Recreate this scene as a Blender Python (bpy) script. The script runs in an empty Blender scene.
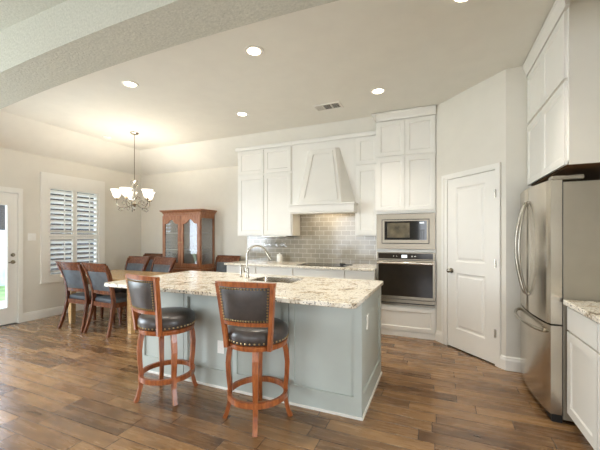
import bpy, bmesh, math, random
from mathutils import Vector, Matrix
R = math.radians
C = bpy.context.scene.collection
S = bpy.context.scene
random.seed(7)

# ------------------------------------------------------------------ camera
cd = bpy.data.cameras.new('camera'); cam = bpy.data.objects.new('camera', cd); C.objects.link(cam)
cam.location = (0, 0, 1.37)
cam.rotation_euler = (R(90), 0, R(23.2))
cd.sensor_width = 36.0; cd.lens = 322.0 / 600.0 * 36.0
cd.shift_y = 11.0 / 600.0
cd.clip_start = 0.02
S.camera = cam

# ------------------------------------------------------------------ world, sun, exposure
W = bpy.data.worlds.new('sky'); S.world = W; W.use_nodes = True
nt = W.node_tree; nt.nodes.clear()
wo = nt.nodes.new('ShaderNodeOutputWorld'); bg = nt.nodes.new('ShaderNodeBackground')
tc = nt.nodes.new('ShaderNodeTexCoord'); sx = nt.nodes.new('ShaderNodeSeparateXYZ')
rp = nt.nodes.new('ShaderNodeValToRGB')
nt.links.new(tc.outputs['Generated'], sx.inputs[0]); nt.links.new(sx.outputs['Z'], rp.inputs[0])
rp.color_ramp.elements[0].position = 0.0; rp.color_ramp.elements[0].color = (0.92, 0.95, 1.0, 1)
rp.color_ramp.elements[1].position = 0.7; rp.color_ramp.elements[1].color = (0.66, 0.80, 1.0, 1)
nt.links.new(rp.outputs[0], bg.inputs[0]); bg.inputs[1].default_value = 4.6
nt.links.new(bg.outputs[0], wo.inputs[0])

def area(name, loc, rot, sx_, sy_, power, col):
    l = bpy.data.lights.new(name, 'AREA'); l.shape = 'RECTANGLE'; l.size = sx_; l.size_y = sy_
    l.energy = power; l.color = col
    o = bpy.data.objects.new(name, l); C.objects.link(o); o.location = loc; o.rotation_euler = rot
    return o
DAY = (0.80, 0.91, 1.0)
# daylight in the living room's rear and left window openings, behind the camera
area('daylight_rear_window', (-3.6, -4.95, 1.55), (R(90), 0, 0), 2.2, 2.1, 30, DAY)
area('daylight_rear_window', (0.4, -4.95, 1.55), (R(90), 0, 0), 2.2, 2.1, 24, DAY)
area('daylight_side_window', (-6.04, 0.35, 1.45), (R(90), 0, R(-90)), 1.9, 2.2, 135, DAY)
area('fill_light_right', (4.05, 0.25, 1.5), (R(90), 0, R(90)), 1.9, 2.1, 110, DAY)  # added fill, no known window there; brightens the kitchen's left wall
LAMP_W = 22

S.view_settings.view_transform = 'Standard'; S.view_settings.look = 'None'
S.view_settings.gamma = 1.0; S.view_settings.use_curve_mapping = False
S.view_settings.exposure = 0.54
try:
    S.cycles.use_denoising = True; S.cycles.denoiser = 'OPENIMAGEDENOISE'
    S.cycles.max_bounces = 10; S.cycles.diffuse_bounces = 6; S.cycles.sample_clamp_indirect = 8.0
    S.cycles.caustics_reflective = False; S.cycles.caustics_refractive = False
except Exception:
    pass

# ------------------------------------------------------------------ materials
def lin(c):
    return tuple(((v / 255) / 12.92 if v / 255 <= 0.04045 else ((v / 255 + 0.055) / 1.055) ** 2.4) for v in c) + (1,)
class NM:
    def __init__(s, name):
        s.m = bpy.data.materials.new(name); s.m.use_nodes = True; s.t = s.m.node_tree
        s.b = s.t.nodes['Principled BSDF']; s.out = s.t.nodes['Material Output']
    def n(s, k, **kw):
        x = s.t.nodes.new(k)
        for a, v in kw.items(): setattr(x, a, v)
        return x
    def l(s, a, b): s.t.links.new(a, b)
    def math(s, op, a, b=None):
        x = s.n('ShaderNodeMath', operation=op)
        for i, v in enumerate((a, b)):
            if v is None: continue
            if isinstance(v, (int, float)): x.inputs[i].default_value = v
            else: s.l(v, x.inputs[i])
        return x.outputs[0]
    def ramp(s, fac, stops):
        x = s.n('ShaderNodeValToRGB'); e = x.color_ramp.elements
        while len(e) < len(stops): e.new(0.5)
        for i, (p, c) in enumerate(stops): e[i].position = p; e[i].color = lin(c)
        s.l(fac, x.inputs[0]); return x.outputs[0]
    def noise(s, scale, detail=3, vec=None, rough=0.5):
        x = s.n('ShaderNodeTexNoise'); x.inputs['Scale'].default_value = scale
        x.inputs['Detail'].default_value = detail; x.inputs['Roughness'].default_value = rough
        if vec is None:
            vec = s.n('ShaderNodeTexCoord').outputs['Object']
        s.l(vec, x.inputs['Vector']); return x.outputs[0]
    def bump(s, h, strength, dist=0.01):
        x = s.n('ShaderNodeBump'); x.inputs['Strength'].default_value = strength
        x.inputs['Distance'].default_value = dist; s.l(h, x.inputs['Height']); s.l(x.outputs[0], s.b.inputs['Normal'])
    def set(s, **k):
        for a, v in k.items(): s.b.inputs[a.replace('_', ' ')].default_value = v
        return s
def plain(name, col, rough=0.5, metal=0.0, var=0.03, scale=6, spec=0.5, bump=0, bscale=200):
    m = NM(name)
    f = m.noise(scale, 4)
    d = tuple(max(0, v * (1 - var)) for v in col); u = tuple(min(255, v * (1 + var)) for v in col)
    m.l(m.ramp(f, [(0.3, d), (0.7, u)]), m.b.inputs['Base Color'])
    m.set(Roughness=rough, Metallic=metal); m.b.inputs['Specular IOR Level'].default_value = spec
    if bump: m.bump(m.noise(bscale, 2), bump, 0.004)
    return m.m

M = {}
M['wall'] = plain('wall_paint', (217, 212, 200), 0.75, var=0.008, bump=0.08, bscale=120)
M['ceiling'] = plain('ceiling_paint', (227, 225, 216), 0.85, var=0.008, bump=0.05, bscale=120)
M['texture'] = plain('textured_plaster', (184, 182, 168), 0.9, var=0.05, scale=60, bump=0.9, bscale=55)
M['white'] = plain('white_cabinet_paint', (226, 223, 215), 0.38, var=0.006)
M['trim'] = plain('white_trim_paint', (230, 227, 219), 0.4, var=0.006)
M['island'] = plain('sage_grey_paint', (180, 186, 179), 0.42, var=0.01)
M['steel'] = plain('stainless_steel', (198, 190, 176), 0.24, 1.0, var=0.04, scale=3)
M['oven_steel'] = plain('brushed_oven_steel', (140, 131, 116), 0.34, 1.0, var=0.04, scale=3)
M['chrome'] = plain('brushed_nickel', (172, 166, 154), 0.22, 1.0, var=0.03)
M['fridge_side'] = plain('grey_painted_steel', (150, 141, 124), 0.42, 0.35, var=0.02)
M['black_glass'] = plain('black_glass', (18, 16, 14), 0.06, var=0.1)
M['oven_glass'] = plain('smoked_oven_glass', (40, 33, 25), 0.12, var=0.1, spec=0.3)
M['screen'] = plain('microwave_window', (92, 84, 66), 0.12, var=0.25, scale=9)
M['black'] = plain('black_plastic', (22, 22, 22), 0.45, var=0.1)
M['darkslot'] = plain('dark_duct', (70, 66, 60), 0.8, var=0.1)
M['ceramic'] = plain('white_ceramic', (238, 236, 230), 0.2, var=0.01)
M['underwood'] = plain('raw_cabinet_underside', (96, 66, 34), 0.6, var=0.1)
M['leather'] = plain('dark_brown_leather', (64, 57, 53), 0.34, var=0.16, scale=14, bump=0.12, bscale=260)
M['leather_blue'] = plain('charcoal_leather', (72, 76, 80), 0.34, var=0.14, scale=14, bump=0.1, bscale=260)
M['brass'] = plain('antique_brass_nail', (196, 170, 124), 0.3, 1.0)
M['grass'] = plain('lawn_grass', (120, 140, 80), 0.9, var=0.25, scale=4)
M['concrete'] = plain('patio_concrete', (190, 188, 182), 0.85, var=0.06)
M['brickish'] = plain('neighbour_brick', (58, 46, 40), 0.85, var=0.15, scale=3)
M['roofing'] = plain('neighbour_shingle', (70, 64, 62), 0.9, var=0.15, scale=5)
M['fence'] = plain('fence_board', (196, 200, 206), 0.8, var=0.12, scale=2)

def wood(name, dark, mid, light, rough=0.32, stretch=(3, 3, 40), scale=2.0):
    m = NM(name); tcx = m.n('ShaderNodeTexCoord'); mp = m.n('ShaderNodeMapping')
    mp.inputs['Scale'].default_value = tuple(14.0 / s for s in stretch)
    m.l(tcx.outputs['Object'], mp.inputs[0])
    f = m.noise(scale * 4, 5, mp.outputs[0], 0.6)
    m.l(m.ramp(f, [(0.3, dark), (0.5, mid), (0.72, light)]), m.b.inputs['Base Color'])
    m.set(Roughness=rough); m.bump(f, 0.06, 0.003)
    return m.m
M['stool_wood'] = wood('cherry_stool_wood', (108, 55, 26), (150, 82, 40), (180, 110, 60), 0.3, (2, 2, 12))
M['chair_wood'] = wood('mahogany_chair_wood', (66, 33, 21), (96, 54, 33), (134, 86, 56), 0.24, (2, 2, 12))
M['hutch_wood'] = wood('cherry_hutch_wood', (132, 80, 52), (158, 104, 70), (178, 130, 96), 0.3, (2, 2, 14))
M['hutch_back'] = plain('pale_hutch_back', (192, 186, 174), 0.3, var=0.02)
M['table_wood'] = wood('honey_table_wood', (172, 134, 88), (198, 162, 114), (214, 182, 136), 0.2, (14, 2, 2))

def glass(name, tint=(255, 255, 255), refl=0.12, rough=0.02):
    m = NM(name); t = m.n('ShaderNodeBsdfTransparent'); t.inputs[0].default_value = lin(tint)
    g = m.n('ShaderNodeBsdfGlossy'); g.inputs['Roughness'].default_value = rough
    fr = m.n('ShaderNodeLayerWeight'); fr.inputs[0].default_value = 0.5
    f = m.math('ADD', m.math('MULTIPLY', m.math('POWER', fr.outputs['Facing'], 4.0), 0.6), refl + .02)
    mx = m.n('ShaderNodeMixShader'); m.l(f, mx.inputs[0]); m.l(t.outputs[0], mx.inputs[1]); m.l(g.outputs[0], mx.inputs[2])
    m.l(mx.outputs[0], m.out.inputs[0]); return m.m
M['pane'] = glass('window_glass', (240, 245, 250), 0.0)
M['cabinet_glass'] = glass('cabinet_glass', (240, 240, 240), 0.09)
M['stemware'] = glass('clear_stemware', (250, 250, 250), 0.10)

def emis(name, col, strength):
    m = NM(name); m.set(Roughness=0.4); m.b.inputs['Base Color'].default_value = lin(col)
    m.b.inputs['Emission Color'].default_value = lin(col); m.b.inputs['Emission Strength'].default_value = strength
    return m.m
M['lamp'] = emis('lit_lamp_lens', (255, 240, 214), 6.0)
M['shade'] = emis('lit_frosted_glass', (255, 246, 232), 1.1)
M['display'] = emis('lit_oven_display', (235, 240, 245), 0.8)

def floor_mat():
    m = NM('scraped_plank_floor'); g = m.n('ShaderNodeNewGeometry'); s = m.n('ShaderNodeSeparateXYZ')
    m.l(g.outputs['Position'], s.inputs[0])
    x, y = s.outputs[0], s.outputs[1]
    PW, PL = 0.128, 0.72
    row = m.math('FLOOR', m.math('DIVIDE', y, PW))
    wn = m.n('ShaderNodeTexWhiteNoise', noise_dimensions='1D'); m.l(row, wn.inputs['W'])
    xs = m.math('ADD', m.math('DIVIDE', x, PL), m.math('MULTIPLY', wn.outputs[0], 7.3))
    col = m.math('FLOOR', xs)
    cb = m.n('ShaderNodeCombineXYZ'); m.l(row, cb.inputs[0]); m.l(col, cb.inputs[1])
    w2 = m.n('ShaderNodeTexWhiteNoise', noise_dimensions='2D'); m.l(cb.outputs[0], w2.inputs[0])
    pid = w2.outputs[0]
    # grain: stretched noise, offset per plank
    cv = m.n('ShaderNodeCombineXYZ'); m.l(m.math('MULTIPLY', x, 1.6), cv.inputs[0]); m.l(m.math('MULTIPLY', y, 13.0), cv.inputs[1])
    m.l(m.math('MULTIPLY', pid, 60.0), cv.inputs[2])
    gr = m.noise(1.6, 6, cv.outputs[0], 0.62)
    cv2 = m.n('ShaderNodeCombineXYZ'); m.l(m.math('MULTIPLY', x, 3.0), cv2.inputs[0]); m.l(m.math('MULTIPLY', y, 7.0), cv2.inputs[1])
    m.l(m.math('MULTIPLY', pid, 31.0), cv2.inputs[2])
    bl = m.noise(1.1, 3, cv2.outputs[0], 0.5)
    v = m.math('ADD', m.math('ADD', m.math('MULTIPLY', pid, 0.26), m.math('MULTIPLY', gr, 0.50)), m.math('MULTIPLY', bl, 0.42))
    colr = m.ramp(v, [(0.34, (76, 54, 36)), (0.52, (116, 86, 57)), (0.72, (148, 113, 76)), (0.98, (176, 140, 98))])
    fy = m.math('FRACT', m.math('DIVIDE', y, PW)); fx = m.math('FRACT', xs)
    ey = m.math('MINIMUM', fy, m.math('SUBTRACT', 1.0, fy)); ex = m.math('MULTIPLY', m.math('MINIMUM', fx, m.math('SUBTRACT', 1.0, fx)), PL / PW)
    e = m.math('MINIMUM', ey, ex)
    seam = m.n('ShaderNodeMapRange'); seam.inputs['From Min'].default_value = 0.008; seam.inputs['From Max'].default_value = 0.03
    m.l(e, seam.inputs['Value'])
    mx = m.n('ShaderNodeMixRGB'); m.l(seam.outputs[0], mx.inputs[0]); mx.inputs[1].default_value = lin((58, 36, 24)); m.l(colr, mx.inputs[2])
    m.l(mx.outputs[0], m.b.inputs['Base Color'])
    m.l(m.math('ADD', m.math('MULTIPLY', gr, 0.16), 0.19), m.b.inputs['Roughness'])
    hh = m.math('ADD', m.math('MULTIPLY', seam.outputs[0], 0.6), m.math('ADD', m.math('MULTIPLY', bl, 0.7), m.math('MULTIPLY', gr, 0.25)))
    m.bump(hh, 0.32, 0.008)
    m.set(Coat_Weight=.3, Coat_Roughness=.16)
    return m.m
M['floor'] = floor_mat()

def granite():
    m = NM('cream_granite'); 
    a = m.noise(9, 6, None, 0.7); b = m.noise(42, 4, None, 0.65); c = m.noise(3.2, 3, None, 0.6)
    v = m.math('ADD', m.math('MULTIPLY', a, 0.62), m.math('ADD', m.math('MULTIPLY', b, 0.34), m.math('MULTIPLY', c, 0.20)))
    colr = m.ramp(v, [(0.43, (92, 82, 76)), (0.475, (160, 142, 118)), (0.525, (216, 204, 182)), (0.60, (238, 231, 216)), (0.70, (226, 216, 198)), (0.80, (178, 164, 144))])
    sp = m.noise(75, 2, None, 0.5)
    fl = m.n('ShaderNodeMapRange'); fl.inputs['From Min'].default_value = 0.60; fl.inputs['From Max'].default_value = 0.64; m.l(sp, fl.inputs['Value'])
    mx = m.n('ShaderNodeMixRGB'); m.l(fl.outputs[0], mx.inputs[0]); m.l(colr, mx.inputs[1]); mx.inputs[2].default_value = lin((92, 80, 72))
    m.l(mx.outputs[0], m.b.inputs['Base Color']); m.set(Roughness=0.16)
    return m.m
M['granite'] = granite()

def tile():
    m = NM('grey_glass_subway_tile'); g = m.n('ShaderNodeNewGeometry'); s = m.n('ShaderNodeSeparateXYZ'); m.l(g.outputs['Position'], s.inputs[0])
    cb = m.n('ShaderNodeCombineXYZ'); m.l(s.outputs[0], cb.inputs[0]); m.l(m.math('SUBTRACT', s.outputs[2], 0.915), cb.inputs[1])
    br = m.n('ShaderNodeTexBrick'); m.l(cb.outputs[0], br.inputs['Vector'])
    br.inputs['Scale'].default_value = 1.0; br.inputs['Brick Width'].default_value = 0.155; br.inputs['Row Height'].default_value = 0.0777
    br.inputs['Mortar Size'].default_value = 0.0028; br.inputs['Mortar Smooth'].default_value = 0.1; br.offset = 0.5
    br.inputs['Color1'].default_value = lin((147, 140, 127)); br.inputs['Color2'].default_value = lin((160, 153, 139)); br.inputs['Mortar'].default_value = lin((204, 198, 184))
    m.l(br.outputs['Color'], m.b.inputs['Base Color']); m.set(Roughness=0.12)
    m.bump(br.outputs['Fac'], -0.25, 0.004)
    return m.m
M['tile'] = tile()

# ------------------------------------------------------------------ geometry helpers
class MB:
    def __init__(s): s.bm = bmesh.new()
    def _merge(s, t, mtx=None):
        if mtx is not None: bmesh.ops.transform(t, matrix=mtx, verts=t.verts)
        me = bpy.data.meshes.new('tmp'); t.to_mesh(me); t.free(); s.bm.from_mesh(me); bpy.data.meshes.remove(me)
    def box(s, x0, x1, y0, y1, z0, z1, bev=0.0, mtx=None):
        t = bmesh.new(); bmesh.ops.create_cube(t, size=1.0)
        for v in t.verts:
            v.co = Vector((x0 + (v.co.x + .5) * (x1 - x0), y0 + (v.co.y + .5) * (y1 - y0), z0 + (v.co.z + .5) * (z1 - z0)))
        if bev > 0: bmesh.ops.bevel(t, geom=list(t.edges), offset=bev, segments=2, affect='EDGES', profile=0.5)
        s._merge(t, mtx); return s
    def loft(s, rings, caps=True, closed=True):
        vs = [[s.bm.verts.new(Vector(p)) for p in r] for r in rings]
        n = len(vs[0])
        for i in range(len(vs) - 1):
            for j in range(n if closed else n - 1):
                k = (j + 1) % n
                try: s.bm.faces.new((vs[i][j], vs[i][k], vs[i + 1][k], vs[i + 1][j]))
                except ValueError: pass
        if caps:
            for r in (vs[0], vs[-1]):
                try: s.bm.faces.new(r)
                except ValueError: pass
        return s
    def lathe(s, prof, c=(0, 0, 0), n=24, caps=True):
        rings = [[(c[0] + r * math.cos(2 * math.pi * k / n), c[1] + r * math.sin(2 * math.pi * k / n), c[2] + z) for k in range(n)] for r, z in prof]
        return s.loft(rings, caps)
    def sweep(s, pts, sizes, ref=(0, 0, 1), n=4, caps=True, closed=False):
        """pts: centre line; sizes: (half width, half height) each; n = 4 gives a rectangle, more an ellipse"""
        P = [Vector(p) for p in pts]; N = len(P); rings = []
        if isinstance(sizes, tuple): sizes = [sizes] * N
        for i in range(N):
            if closed: t = P[(i + 1) % N] - P[i - 1]
            else: t = P[min(i + 1, N - 1)] - P[max(i - 1, 0)]
            t.normalize(); rf = Vector(ref)
            if abs(t.dot(rf)) > 0.98: rf = Vector((1, 0, 0)) if abs(t.x) < .9 else Vector((0, 1, 0))
            a = t.cross(rf).normalized(); b = a.cross(t).normalized(); w, h = sizes[i]
            if n == 4: rings.append([P[i] + a * (sx_ * w) + b * (sy_ * h) for sx_, sy_ in ((-1, -1), (1, -1), (1, 1), (-1, 1))])
            else: rings.append([P[i] + a * (w * math.cos(2 * math.pi * k / n)) + b * (h * math.sin(2 * math.pi * k / n)) for k in range(n)])
        if closed: rings.append(rings[0]); caps = False
        return s.loft(rings, caps)
    def cyl(s, p0, p1, r, n=12, r1=None): return s.sweep([p0, p1], [(r, r), (r1 or r, r1 or r)], n=n)
    def ring(s, outer, inner, a, b, axis='y'):
        """frame of matched outlines, extruded from a to b along the axis"""
        def q(p, d): return {'y': (p[0], d, p[1]), 'z': (p[0], p[1], d), 'x': (d, p[0], p[1])}[axis]
        n = len(outer); V = {}
        for nm, pl in (('o', outer), ('i', inner)):
            for d in (a, b): V[nm, d] = [s.bm.verts.new(q(p, d)) for p in pl]
        for k in range(n):
            j = (k + 1) % n
            for f in ((V['o', a][k], V['o', a][j], V['i', a][j], V['i', a][k]), (V['o', b][k], V['o', b][j], V['i', b][j], V['i', b][k]),
                      (V['o', a][k], V['o', a][j], V['o', b][j], V['o', b][k]), (V['i', a][k], V['i', a][j], V['i', b][j], V['i', b][k])):
                try: s.bm.faces.new(f)
                except ValueError: pass
        return s
    def rframe(s, x0, x1, z0, z1, w, a, b, axis='y'):
        return s.ring([(x0, z0), (x1, z0), (x1, z1), (x0, z1)], [(x0 + w, z0 + w), (x1 - w, z0 + w), (x1 - w, z1 - w), (x0 + w, z1 - w)], a, b, axis)
    def prism(s, poly, a, b, axis='y'):
        def q(p, d): return {'y': (p[0], d, p[1]), 'z': (p[0], p[1], d), 'x': (d, p[0], p[1])}[axis]
        return s.loft([[q(p, a) for p in poly], [q(p, b) for p in poly]])
    def shaker(s, x0, x1, z0, z1, y=0.0, t=0.02, rail=0.055, rec=0.009):
        """door or drawer front facing -y, its front face at y - t"""
        s.box(x0 + rail * .8, x1 - rail * .8, y - t + rec, y, z0 + rail * .8, z1 - rail * .8)
        f = y - t; w = rail
        s.ring([(x0, z0), (x1, z0), (x1, z1), (x0, z1)], [(x0 + w, z0 + w), (x1 - w, z0 + w), (x1 - w, z1 - w), (x0 + w, z1 - w)], f, y, 'y')
        # sloped inner lip
        w2 = w + 0.008
        A = [(x0 + w, f + .0006, z0 + w), (x1 - w, f + .0006, z0 + w), (x1 - w, f + .0006, z1 - w), (x0 + w, f + .0006, z1 - w)]
        B = [(x0 + w2, f + rec, z0 + w2), (x1 - w2, f + rec, z0 + w2), (x1 - w2, f + rec, z1 - w2), (x0 + w2, f + rec, z1 - w2)]
        s.loft([A, B], caps=False)
        return s
    def ball(s, c, r, sc=(1, 1, 1), u=12, v=8):
        t = bmesh.new(); bmesh.ops.create_uvsphere(t, u_segments=u, v_segments=v, radius=r)
        for x in t.verts: x.co = Vector((x.co.x * sc[0] + c[0], x.co.y * sc[1] + c[1], x.co.z * sc[2] + c[2]))
        s._merge(t); return s
    def build(s, name, mat, parent=None, smooth=False, loc=None, rotz=0.0):
        bmesh.ops.recalc_face_normals(s.bm, faces=s.bm.faces)
        me = bpy.data.meshes.new(name); s.bm.to_mesh(me); s.bm.free()
        me.materials.append(M[mat] if isinstance(mat, str) else mat)
        if smooth:
            for p in me.polygons: p.use_smooth = True
            try: me.set_sharp_from_angle(angle=R(40))
            except Exception: pass
        o = bpy.data.objects.new(name, me); C.objects.link(o)
        if parent is not None: o.parent = parent
        if loc is not None: o.location = loc
        if rotz: o.rotation_euler = (0, 0, rotz)
        return o
def tag(o, label, cat, group=None):
    o['label'] = label; o['category'] = cat
    if group: o['group'] = group
    return o
def thing(name, label, cat, loc=(0, 0, 0), rotz=0.0, group=None):
    o = bpy.data.objects.new(name, None); C.objects.link(o); o.empty_display_size = 0.1
    o.location = loc; o.rotation_euler = (0, 0, rotz)
    return tag(o, label, cat, group)
def struct(o, label=None):
    o['kind'] = 'structure'
    if label: o['label'] = label
    return o
def sempty(name, loc=(0, 0, 0), rotz=0.0, label=None):
    o = bpy.data.objects.new(name, None); C.objects.link(o); o.empty_display_size = 0.1
    o.location = loc; o.rotation_euler = (0, 0, rotz); return struct(o, label)
def dup(root, loc, rotz, label, group=None):
    r = root.copy(); C.objects.link(r); r.location = loc; r.rotation_euler = (0, 0, rotz); r['label'] = label
    if group: r['group'] = group
    for ch in list(root.children):
        c = ch.copy(); C.objects.link(c); c.parent = r
        for g in list(ch.children):
            d = g.copy(); C.objects.link(d); d.parent = c
    return r

# ------------------------------------------------------------------ setting: shell
CZ = 3.08           # flat kitchen ceiling
XL, YB, XR = -6.08, 5.20, 1.465
LZ = 3.10           # living room ceiling
struct(MB().box(-6.23, 4.2, -5.2, 5.35, -0.1, 0.0).build('floor', 'floor'))
# kitchen ceiling: flat centre, sloped down to the left and back walls
cx, cy = -5.47, 4.64; wz = 2.71
b = MB(); bm = b.bm
def face(*ps): bm.faces.new([bm.verts.new(p) for p in ps])
face((cx, 1.84, CZ), (XR + .1, 1.84, CZ), (XR + .1, cy, CZ), (cx, cy, CZ))
face((XL - .1, 1.84, wz - .061), (cx, 1.84, CZ), (cx, cy, CZ), (XL - .1, YB + .1, wz - .061))
face((XL - .1, YB + .1, wz - .061), (cx, cy, CZ), (XR + .1, cy, CZ), (XR + .1, YB + .1, wz - .061))
face((XL - .15, 1.84, CZ + .15), (XR + .15, 1.84, CZ + .15), (XR + .15, YB + .15, CZ + .15), (XL - .15, YB + .15, CZ + .15))
struct(b.build('ceiling', 'ceiling'))
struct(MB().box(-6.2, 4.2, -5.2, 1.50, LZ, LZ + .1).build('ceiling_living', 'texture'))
# arched header between the living room and the kitchen
def archz(x): return 2.796 - 0.0179 * (x + 1.74) ** 2
b = MB(); rings = []
for i in range(41):
    x = XL + (XR - XL) * i / 40; z = archz(x)
    rings.append([(x, 1.50, z), (x, 1.85, z), (x, 1.85, CZ + .1), (x, 1.50, CZ + .1)])
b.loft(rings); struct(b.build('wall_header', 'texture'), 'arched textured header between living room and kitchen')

# left wall with the patio door and window openings
D0, D1, DH = 2.00, 2.925, 2.05
W0, W1, WZ0, WZ1 = 3.30, 4.25, 0.66, 2.25
b = MB()
def lw(y0, y1, z0, z1): b.box(-6.23, XL, y0, y1, z0, z1)
TOP = 2.78
lw(1.45, D0, 0, TOP); lw(D0, D1, DH, TOP); lw(D1, W0, 0, TOP); lw(W0, W1, 0, WZ0); lw(W0, W1, WZ1, TOP); lw(W1, 5.35, 0, TOP)
struct(b.build('wall_left', 'wall'))
b = MB()
lw2 = lambda y0, y1, z0, z1: b.box(-6.23, XL, y0, y1, z0, z1)
lw2(-5.2, -.6, 0, 3.15); lw2(-.6, 1.3, 0, .35); lw2(-.6, 1.3, 2.55, 3.15); lw2(1.3, 1.45, 0, 3.15)
struct(b.build('wall_living_left', 'wall'))
struct(MB().box(-6.23, XR + .12, YB, 5.35, 0, 3.12).build('wall_back', 'wall'))
struct(MB().box(XR, XR + .12, 1.45, YB, 0, 3.12).build('wall_right', 'wall'))
struct(MB().box(XR, 4.2, 1.45, 1.85, 0, 3.15).build('wall_living_front', 'wall'))
struct(MB().box(4.08, 4.2, -5.2, -.7, 0, 3.15).box(4.08, 4.2, 1.2, 1.45, 0, 3.15).box(4.08, 4.2, -.7, 1.2, 0, .4).box(4.08, 4.2, -.7, 1.2, 2.6, 3.15).build('wall_living_right', 'wall'))  # opening added in this unseen wall for the right-hand fill light
b = MB()
for x0, x1, z0, z1 in ((-6.2, -4.7, 0, 3.15), (-4.7, -2.5, 0, .5), (-4.7, -2.5, 2.6, 3.15), (-2.5, -.7, 0, 3.15), (-.7, 1.5, 0, .5), (-.7, 1.5, 2.6, 3.15), (1.5, 4.2, 0, 3.15)):
    b.box(x0, x1, -5.2, -5.05, z0, z1)
struct(b.build('wall_living_rear', 'wall'))
# angled pantry wall
A = Vector((-0.02, 4.585, 0)); Bp = Vector((0.64, 3.86, 0)); PL = (Bp - A).length; pa = math.atan2(Bp.y - A.y, Bp.x - A.x)
b = MB(); b.box(0, .196, 0, .09, 0, CZ); b.box(.866, PL, 0, .09, 0, CZ); b.box(.196, .866, 0, .09, 2.075, CZ)
struct(b.build('wall_pantry', 'wall', loc=A, rotz=pa))
struct(MB().box(.64, XR, 3.86, 3.96, 0, CZ).build('wall_alcove', 'wall'))

def baseboard(name, x0, x1, loc, rotz):
    b = MB(); b.prism([(0, 0), (-.016, 0), (-.016, .10), (-.010, .118), (-.010, .128), (0, .14)], x0, x1, 'x')
    # prism along x: poly is (y, z)
    return struct(b.build(name, 'trim', loc=loc, rotz=rotz))
baseboard('baseboard_left', D1 + .046, YB - .001, (XL, 0, 0), R(90))
baseboard('baseboard_back', XL, -3.32, (0, YB, 0), 0)
baseboard('baseboard_pantry', 0.002, .112, A, pa)
baseboard('baseboard_pantry_end', .925, PL + .006, A, pa)
baseboard('baseboard_alcove', .632, .80, (0, 3.86, 0), 0)

# patio door (door_1), facing +x
d1 = sempty('door_1', (XL, 0, 0), label='white patio door with a tall glass pane in left wall')
b = MB(); b.ring([(D0 - .05, 0), (D1 + .045, 0), (D1 + .045, DH + .07), (D0 - .05, DH + .07)], [(D0 + .015, 0), (D1 - .01, 0), (D1 - .01, DH - .01), (D0 + .015, DH - .01)], -.08, .018, 'x'); b.build('door_casing', 'trim', d1)
b = MB(); b.ring([(D0 + .02, .012), (D1 - .015, .012), (D1 - .015, DH - .015), (D0 + .02, DH - .015)], [(D0 + .14, .26), (D1 - .14, .26), (D1 - .14, 1.85), (D0 + .14, 1.85)], -.06, -.015, 'x')
b.rframe(D0 + .125, D1 - .125, .245, 1.865, .022, -.067, -.006, 'x'); slab = b.build('door_slab', 'trim', d1)
MB().box(-.042, -.036, D0 + .14, D1 - .14, .26, 1.85).build('glass_pane', 'pane', d1)
for nm, z, r in (('door_knob', .965, .027), ('deadbolt', 1.075, .022)):
    b = MB(); b.sweep([(-.016, D1 - .075, z), (-.006, D1 - .075, z)], (.03, .03), n=16)
    if nm == 'door_knob': b.sweep([(-.006, D1 - .075, z), (.03, D1 - .075, z)], (.009, .009), n=10); b.sweep([(.035, D1 - .066, z), (.035, D1 - .15, z - .004)], [(.010, .012), (.006, .009)], n=8)
    else: b.sweep([(-.006, D1 - .075, z), (.012, D1 - .075, z)], (.016, .016), n=12)
    b.build(nm, 'chrome', d1, True)
# window (window_1) with plantation shutters
w1 = sempty('window_1', (XL, 0, 0), label='window with white plantation shutters in left wall')
b = MB(); b.rframe(W0 - .08, W1 + .08, WZ0 - .07, WZ1 + .19, .115, 0, .03, 'x'); b.box(0, .036, W0 + .03, W1 - .03, WZ1 - .06, WZ1 + .08)
b.box(0, .036, W0 - .09, W1 + .09, WZ0 - .085, WZ0 - .065); b.build('window_casing', 'trim', w1)
b = MB(); b.rframe(W0, W1, WZ0, WZ1, .03, -.14, -.10, 'x'); b.box(-.13, -.1, W0, W1, 1.42, 1.46); b.build('window_sash', 'trim', w1)
MB().box(-.122, -.118, W0 + .03, W1 - .03, WZ0 + .03, WZ1 - .03).build('glass_pane', 'pane', w1)
ym = (W0 + W1) / 2
for (y0, y1) in ((W0 + .035, ym - .003), (ym + .003, W1 - .035)):
    for (z0, z1) in ((WZ0 + .005, 1.352), (1.356, WZ1 - .03)):
        b = MB(); st = .036
        b.box(-.03, .004, y0, y0 + st, z0, z1); b.box(-.03, .004, y1 - st, y1, z0, z1)
        b.box(-.03, .004, y0 + st, y1 - st, z0, z0 + .045); b.box(-.03, .004, y0 + st, y1 - st, z1 - .045, z1)
        n = int((z1 - z0 - .09) / .083)
        for k in range(n):
            zc = z0 + .045 + (k + .5) * (z1 - z0 - .09) / n
            mt = Matrix.Translation((-.013, 0, zc)) @ Matrix.Rotation(R(-36), 4, 'Y')
            b.box(-.040, .040, y0 + st + .002, y1 - st - .002, -.005, .005, .003, mt)
        p = b.build('shutter_panel', 'trim', w1)
        yr = y0 + (y1 - y0) * .56
        MB().box(.028, .038, yr - .007, yr + .007, z0 + .06, z1 - .06).build('tilt_rod', 'trim', p)

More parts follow.
